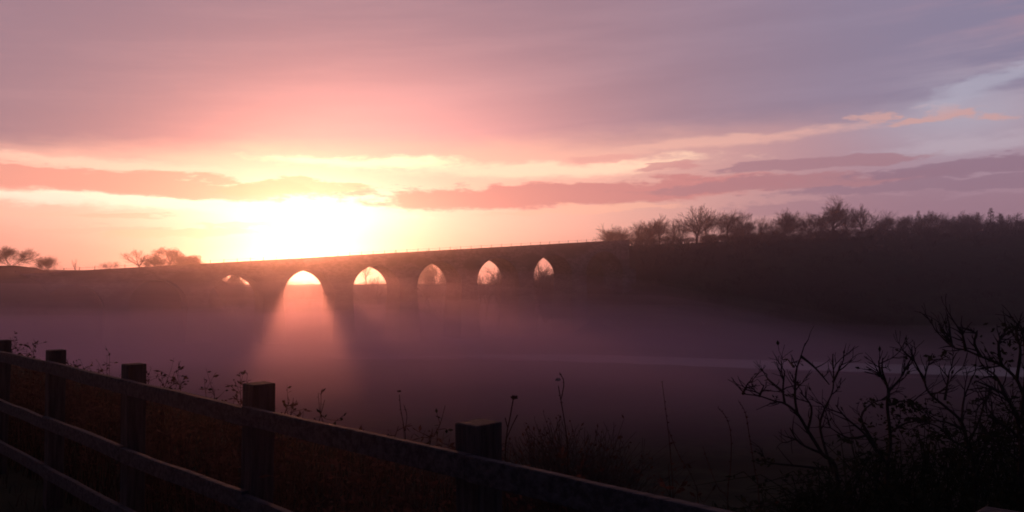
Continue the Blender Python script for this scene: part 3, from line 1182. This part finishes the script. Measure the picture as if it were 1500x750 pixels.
stalk('leafy_sprig', 'leafy sprig with curled leaves poking above the top rail right of the second nearest post', 'plant',
      [(478, 650), (474, 620), (469, 606), (466, 575)], 5.2, .003, .0012, leaves=12, seeds=8, extra=[[(478, 630), (492, 617), (502, 610)], [(470, 606), (478, 614), (500, 616)]])
stalk('weed_stem', 'spindly branched weed above the rail left of the second nearest post', 'plant',
      [(318, 630), (316, 590), (310, 568), (302, 540)], 6.4, .003, .001, leaves=8, seeds=10, extra=[[(316, 586), (330, 572)], [(315, 580), (304, 570), (296, 568)]])
stalk('weed_stem', 'thin forked weed rising over the rail right of the third nearest post', 'plant',
      [(238, 600), (240, 570), (236, 545)], 7.6, .003, .001, seeds=10, extra=[[(239, 572), (246, 552)]])
stalk('weed_stem', 'pair of faint grass stems above the rail between the two farthest posts', 'plant',
      [(158, 580), (156, 548), (157, 522)], 8.4, .003, .001, seeds=12, extra=[[(157, 560), (146, 535), (140, 526)]])
stalk('grass_stem', 'tall straight dead stem right of the rounded bush, forked at its foot', 'plant',
      [(986, 735), (984, 690), (980, 640), (975, 600), (970, 560)], 5.5, .004, .0015, seeds=60, extra=[[(980, 632), (996, 670), (1012, 695), (1028, 735)]])
stalk('grass_stem', 'arching dead stem with a drooping tip left of the bare shrubs', 'plant',
      [(1066, 735), (1070, 690), (1071, 640), (1064, 612), (1052, 598)], 5.0, .0032, .0014, seeds=40)
stalk('grass_stem', 'curved feathery dead stem beside the longest shrub branch', 'plant',
      [(1112, 735), (1106, 690), (1098, 640), (1092, 605), (1082, 588)], 5.0, .0034, .0015, seeds=70)
stalk('grass_stem', 'faint leaning stem low in front of the dark meadow, right of the forked stem', 'plant',
      [(1068, 748), (1052, 715), (1038, 680), (1030, 655)], 5.2, .0028, .0012, seeds=30)

# rounded bush beyond the nearest post
random.seed(64)
bc = at(838, 690, 6.5)
bb = Vector((bc.x, bc.y, gz(bc.x, bc.y)))
bu = thing('rounded_bush', 'dark rounded twiggy bush just beyond the nearest fence post', 'shrub', bb)
sg = []
for i in range(42):
    d = Vector((random.gauss(0, .55), random.gauss(0, .45), 1)).normalized()
    grow(sg, Vector((random.gauss(0, .08), random.gauss(0, .08), 0)), d, .42, .008, 0, 2, .8, .02)
zt = at(838, 612, 6.5).z - bb.z
f = zt / max(s[1].z for s in sg)
m1, m2 = MB(), MB()
for p0, p1, r0, r1, lv in sg:
    m1.tube(p0 * f, p1 * f, max(r0, .0022), max(r1, .0016), 3)
    if lv == 2 and random.random() < .35:
        m2.leaf(p1 * f, (p1 - p0) + Vector((random.gauss(0, .03), random.gauss(0, .03), random.gauss(0, .03))), random.uniform(.02, .045), random.uniform(.01, .02))
m1.build('stems', M_TWIG, bu)
m2.build('leaves', M_DRY, bu)


# bare shrubs on the right: traced main limbs with depth, real twigs grown off them
def c5(x, y):
    return (1060 + x / 2.68, 470 + y / 2.68)


def shrub(label, limbs, Y, r, seed, tuft=(), ntwig=9):
    random.seed(seed)
    first = at(*c5(*limbs[0][0]), Y)
    base = Vector((first.x, first.y, gz(first.x, first.y)))
    o = thing('bare_shrub', label, 'shrub', base)
    inv = Matrix.Translation(-base)
    st, lf = MB(), MB()
    for li, L in enumerate(limbs):
        dep = random.uniform(-.35, .35) if li else 0
        P = []
        n = len(L)
        for i, c in enumerate(L):
            P.append(at(*c5(*c), Y + dep * i / n + random.uniform(-.05, .05)))
        if li == 0:
            P = [base] + P
        rr = r if li == 0 else r * .62
        Q = polytube(st, P, rr, r * .22, 6)
        cnt = ntwig // 2 + len(Q) // 5
        for t in range(cnt):
            i = random.randint(len(Q) // 4, len(Q) - 1)
            d = (Q[min(i + 1, len(Q) - 1)] - Q[max(i - 1, 0)]).normalized()
            sg = []
            grow(sg, Q[i], (d + rnd_perp(d) * .9 + Vector((0, 0, .12))).normalized(), random.uniform(.05, .15), r * .30, 1, 2 if random.random() < .3 else 1, .8, .05, .35)
            for p0, p1, r0, r1, lv in sg:
                st.tube(p0, p1, max(r0, .0016), max(r1, .0013), 4)
                if random.random() < .035:
                    lf.leaf(p1, p1 - p0, random.uniform(.02, .04), random.uniform(.012, .022))
    for b in range(7):                                   # further stems rising from the same stool
        p = base + Vector((random.gauss(0, .03), random.gauss(0, .03), -.02))
        tall = (at(*c5(*limbs[0][2 if len(limbs[0]) > 5 else -1]), Y).z - base.z) * random.uniform(.28, .42)
        sg = []
        grow(sg, p, Vector((random.gauss(0, .3), random.gauss(0, .3), 1)).normalized(), tall, r * .6, 0, 1, .7, .02, .25)
        for p0, p1, r0, r1, lv in sg:
            st.tube(p0, p1, max(r0, .002), max(r1, .0015), 4)
    for (cx, cy, rx, ry, nn) in tuft:                    # clusters of hanging dead leaves
        for t in range(nn):
            q = at(*c5(cx + random.gauss(0, rx), cy + random.gauss(0, ry)), Y + random.gauss(0, .08))
            lf.leaf(q, Vector((random.gauss(0, 1), random.gauss(0, 1), random.gauss(-.3, .5))), random.uniform(.018, .042), random.uniform(.010, .02))
    for mb in (st, lf):
        mb.v = [inv @ q for q in mb.v]
    st.build('stems', M_STEM, o)
    if lf.v:
        lf.build('leaves', M_LEAF, o)


shrub('bare shrub with a long arm reaching left, leftmost of the dark thorny shrubs',
      [[(450, 640), (385, 520), (330, 430), (290, 365), (240, 325), (200, 315), (140, 295), (75, 287)],
       [(240, 325), (233, 270), (240, 200)], [(235, 280), (175, 230), (170, 210)], [(140, 295), (158, 255)], [(75, 287), (95, 245)],
       [(290, 365), (280, 300), (285, 200), (300, 150), (320, 88)], [(305, 140), (360, 185), (415, 250)], [(275, 180), (250, 150)],
       [(430, 600), (380, 430), (395, 350), (430, 265), (428, 130)], [(430, 240), (470, 155)], [(330, 430), (345, 340), (300, 280)],
       [(415, 585), (300, 570), (200, 560), (140, 545)], [(385, 520), (300, 480), (260, 420)]],
      5.0, .013, 1, tuft=[(160, 548, 20, 9, 24)])
shrub('bare shrub with a candelabra fork and hanging leaf clumps, second of the thorny shrubs',
      [[(640, 640), (655, 480), (642, 330), (650, 290), (638, 245), (610, 210), (560, 180)],
       [(638, 245), (622, 190), (625, 145)], [(650, 272), (690, 230), (728, 165)], [(615, 205), (608, 160)], [(700, 215), (740, 140)],
       [(640, 560), (560, 450), (480, 380), (440, 330)], [(600, 500), (540, 380), (590, 320), (640, 310)], [(650, 440), (720, 400), (800, 390)],
       [(560, 450), (490, 460), (420, 420)], [(650, 330), (700, 315), (770, 330)]],
      4.8, .012, 2, tuft=[(700, 322, 40, 7, 60), (755, 350, 22, 6, 40), (575, 318, 26, 8, 36), (765, 385, 16, 7, 30), (690, 400, 60, 30, 90)])
shrub('bare shrub with crooked zigzag limbs, right of the candelabra shrub',
      [[(990, 640), (960, 500), (935, 400), (880, 345), (812, 288), (790, 240), (798, 190), (820, 128)],
       [(790, 240), (755, 170), (740, 140)], [(935, 400), (945, 300), (990, 195)], [(868, 312), (886, 200)], [(812, 288), (850, 280)],
       [(960, 480), (1000, 400), (1030, 300)], [(960, 500), (900, 470), (850, 420), (800, 400)], [(990, 560), (1040, 460), (1100, 440)],
       [(945, 430), (880, 400), (820, 390)]],
      4.8, .012, 3, tuft=[(980, 312, 14, 6, 16), (860, 440, 60, 30, 70), (1060, 455, 40, 14, 50)])
shrub('largest bare shrub, arching in from the right edge with dense twigs',
      [[(1165, 640), (1170, 520), (1155, 400), (1110, 300), (1050, 262), (990, 235)],
       [(1179, 300), (1150, 230), (1090, 175), (1010, 140), (950, 115), (895, 100), (830, 35)], [(950, 115), (935, 40)], [(895, 100), (890, 55)],
       [(1010, 140), (985, 90), (995, 40)], [(1090, 175), (1080, 90), (1110, 35)], [(1150, 230), (1165, 120), (1150, 50)], [(1155, 400), (1179, 350)],
       [(1110, 300), (1070, 220), (1030, 190)], [(1170, 480), (1120, 420), (1060, 400)], [(1050, 262), (1030, 320)], [(1170, 350), (1185, 200), (1175, 40)],
       [(1168, 560), (1100, 500), (1040, 450), (1000, 440)]],
      4.6, .015, 4, tuft=[(1120, 33, 24, 8, 30), (865, 135, 12, 10, 18), (820, 140, 10, 6, 12), (1100, 120, 60, 40, 80), (1150, 420, 40, 50, 80)], ntwig=14)
gb = MB()
random.seed(91)
PROF = [(1040, 745), (1130, 705), (1200, 675), (1260, 630), (1320, 612), (1400, 622), (1450, 600), (1500, 560), (1620, 500)]
for i in range(1700):                                    # bramble tangle at the feet of the shrubs
    px = random.uniform(1045, 1600)
    Y = random.uniform(4.0, 6.0)
    for (xa, ya), (xb, yb) in zip(PROF, PROF[1:]):
        if xa <= px <= xb:
            top = ya + (yb - ya) * (px - xa) / (xb - xa)
    top += 22 + 60 * mnoise.noise(Vector((px * .02, Y, 3)))
    q = at(px, top, Y)
    p = Vector((q.x + random.gauss(0, .2), q.y + random.gauss(0, .2), gz(q.x, q.y)))
    h = max(.1, (q.z - p.z) * random.random() ** .45)
    m1 = p.lerp(Vector((q.x, q.y, p.z)), .5) + Vector((random.gauss(0, .06), random.gauss(0, .06), h * .7))
    m2 = Vector((q.x, q.y, p.z + h)) + Vector((random.gauss(0, .1), random.gauss(0, .1), 0))
    m3 = m2 + Vector((random.gauss(0, .18), random.gauss(0, .18), random.uniform(-.2, .06)))
    gb.tube(p, m1, .0035, .003, 3)
    gb.tube(m1, m2, .003, .0022, 3)
    gb.tube(m2, m3, .0022, .001, 3)
    for c in range(4):
        w = m1.lerp(m2, random.random()) if c < 2 else m2.lerp(m3, random.random())
        gb.leaf(w, Vector((random.gauss(0, 1), random.gauss(0, 1), random.gauss(0, .6))), random.uniform(.02, .05), random.uniform(.012, .026))
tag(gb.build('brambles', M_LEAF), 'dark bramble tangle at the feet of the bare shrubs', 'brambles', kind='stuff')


# ------------------------------------------------------------------ air
def closed_box(name, lo, hi, mat, label):
    m = MB()
    c = (Vector(lo) + Vector(hi)) / 2
    h = (Vector(hi) - Vector(lo)) / 2
    m.box(c, h.x, h.y, h.z)
    return tag(m.build(name, mat), label, 'haze', kind='stuff')


closed_box('haze', (-905, -65, -3.0), (905, 1005, 40.0), volmat('hazy_air', 0.0009, 0.90, (0.95, 0.80, 0.84)), 'thin dawn haze filling the whole valley')


def mist_bank(label, top, near, dens, aniso, amp, seed, sink=None):
    """a closed bank of even mist with a softly billowing top, lying on the valley floor"""
    m = MB()
    nx, ny = 110, 40
    for j in range(ny + 1):
        for i in range(nx + 1):
            x = warp(i / nx * 2 - 1, 160, 880)
            nr = near + max(-22.0, 0.3 * min(0.0, x + 4))
            far = max(152.0, min(215.0, 200.0 + 0.523 * x))   # banked up against the far side of the viaduct
            y = nr + (far - nr) * j / ny
            edge = 9.0 * mnoise.noise(Vector((x * .025, seed, 0))) * (1 - j / ny)
            n = mnoise.noise(Vector((x * .022, y * .035, seed))) + .45 * mnoise.noise(Vector((x * .06, y * .09, seed + 4)))
            tp = top + amp * n
            if sink:                                      # thins out and ends towards the right
                tp = tp + (-2.0 - tp) * lin(x + .35 * (170 - y), *sink)
            m.v.append(Vector((x, y + edge, tp)))
    nt = len(m.v)
    m.v += [Vector((q.x, q.y, -2.7)) for q in m.v[:nt]]
    W = nx + 1
    for j in range(ny):
        for i in range(nx):
            b = j * W + i
            m.f.append((b, b + 1, b + W + 1, b + W))
            m.f.append((nt + b, nt + b + W, nt + b + W + 1, nt + b + 1))
    for i in range(nx):
        m.f.append((i + 1, i, nt + i, nt + i + 1))
        b = ny * W + i
        m.f.append((b, b + 1, nt + b + 1, nt + b))
    for j in range(ny):
        b = j * W
        m.f.append((b, b + W, nt + b + W, nt + b))
        b += nx
        m.f.append((b + W, b, nt + b, nt + b + W))
    tag(m.build('mist', volmat('valley_mist', dens, aniso, (0.94, 0.67, 0.87))), label, 'mist', kind='stuff')


mist_bank('thickest mist lying on the river meadow', 4.6, 54, 0.0036, 0.75, 0.8, 1.0)
mist_bank('mist hanging over the river below the arches', 8.0, 56, 0.0040, 0.75, 1.0, 2.0, (30, 105))
mist_bank('thinner mist drifting round the viaduct piers', 9.8, 64, 0.0030, 0.75, 1.4, 3.0, (20, 90))
mist_bank('faint upper mist reaching the springing of the arches', 12.6, 96, 0.0030, 0.75, 1.6, 5.0, (-8, 60))
mist_bank('faintest veil of mist rising in front of the arches', 14.6, 108, 0.0016, 0.75, 2.2, 7.0, (0, 120))
mist_bank('pale mist pooled in the left of the valley below the embankment', 8.6, 60, 0.0090, 0.60, 1.0, 9.0, (-45, 22))
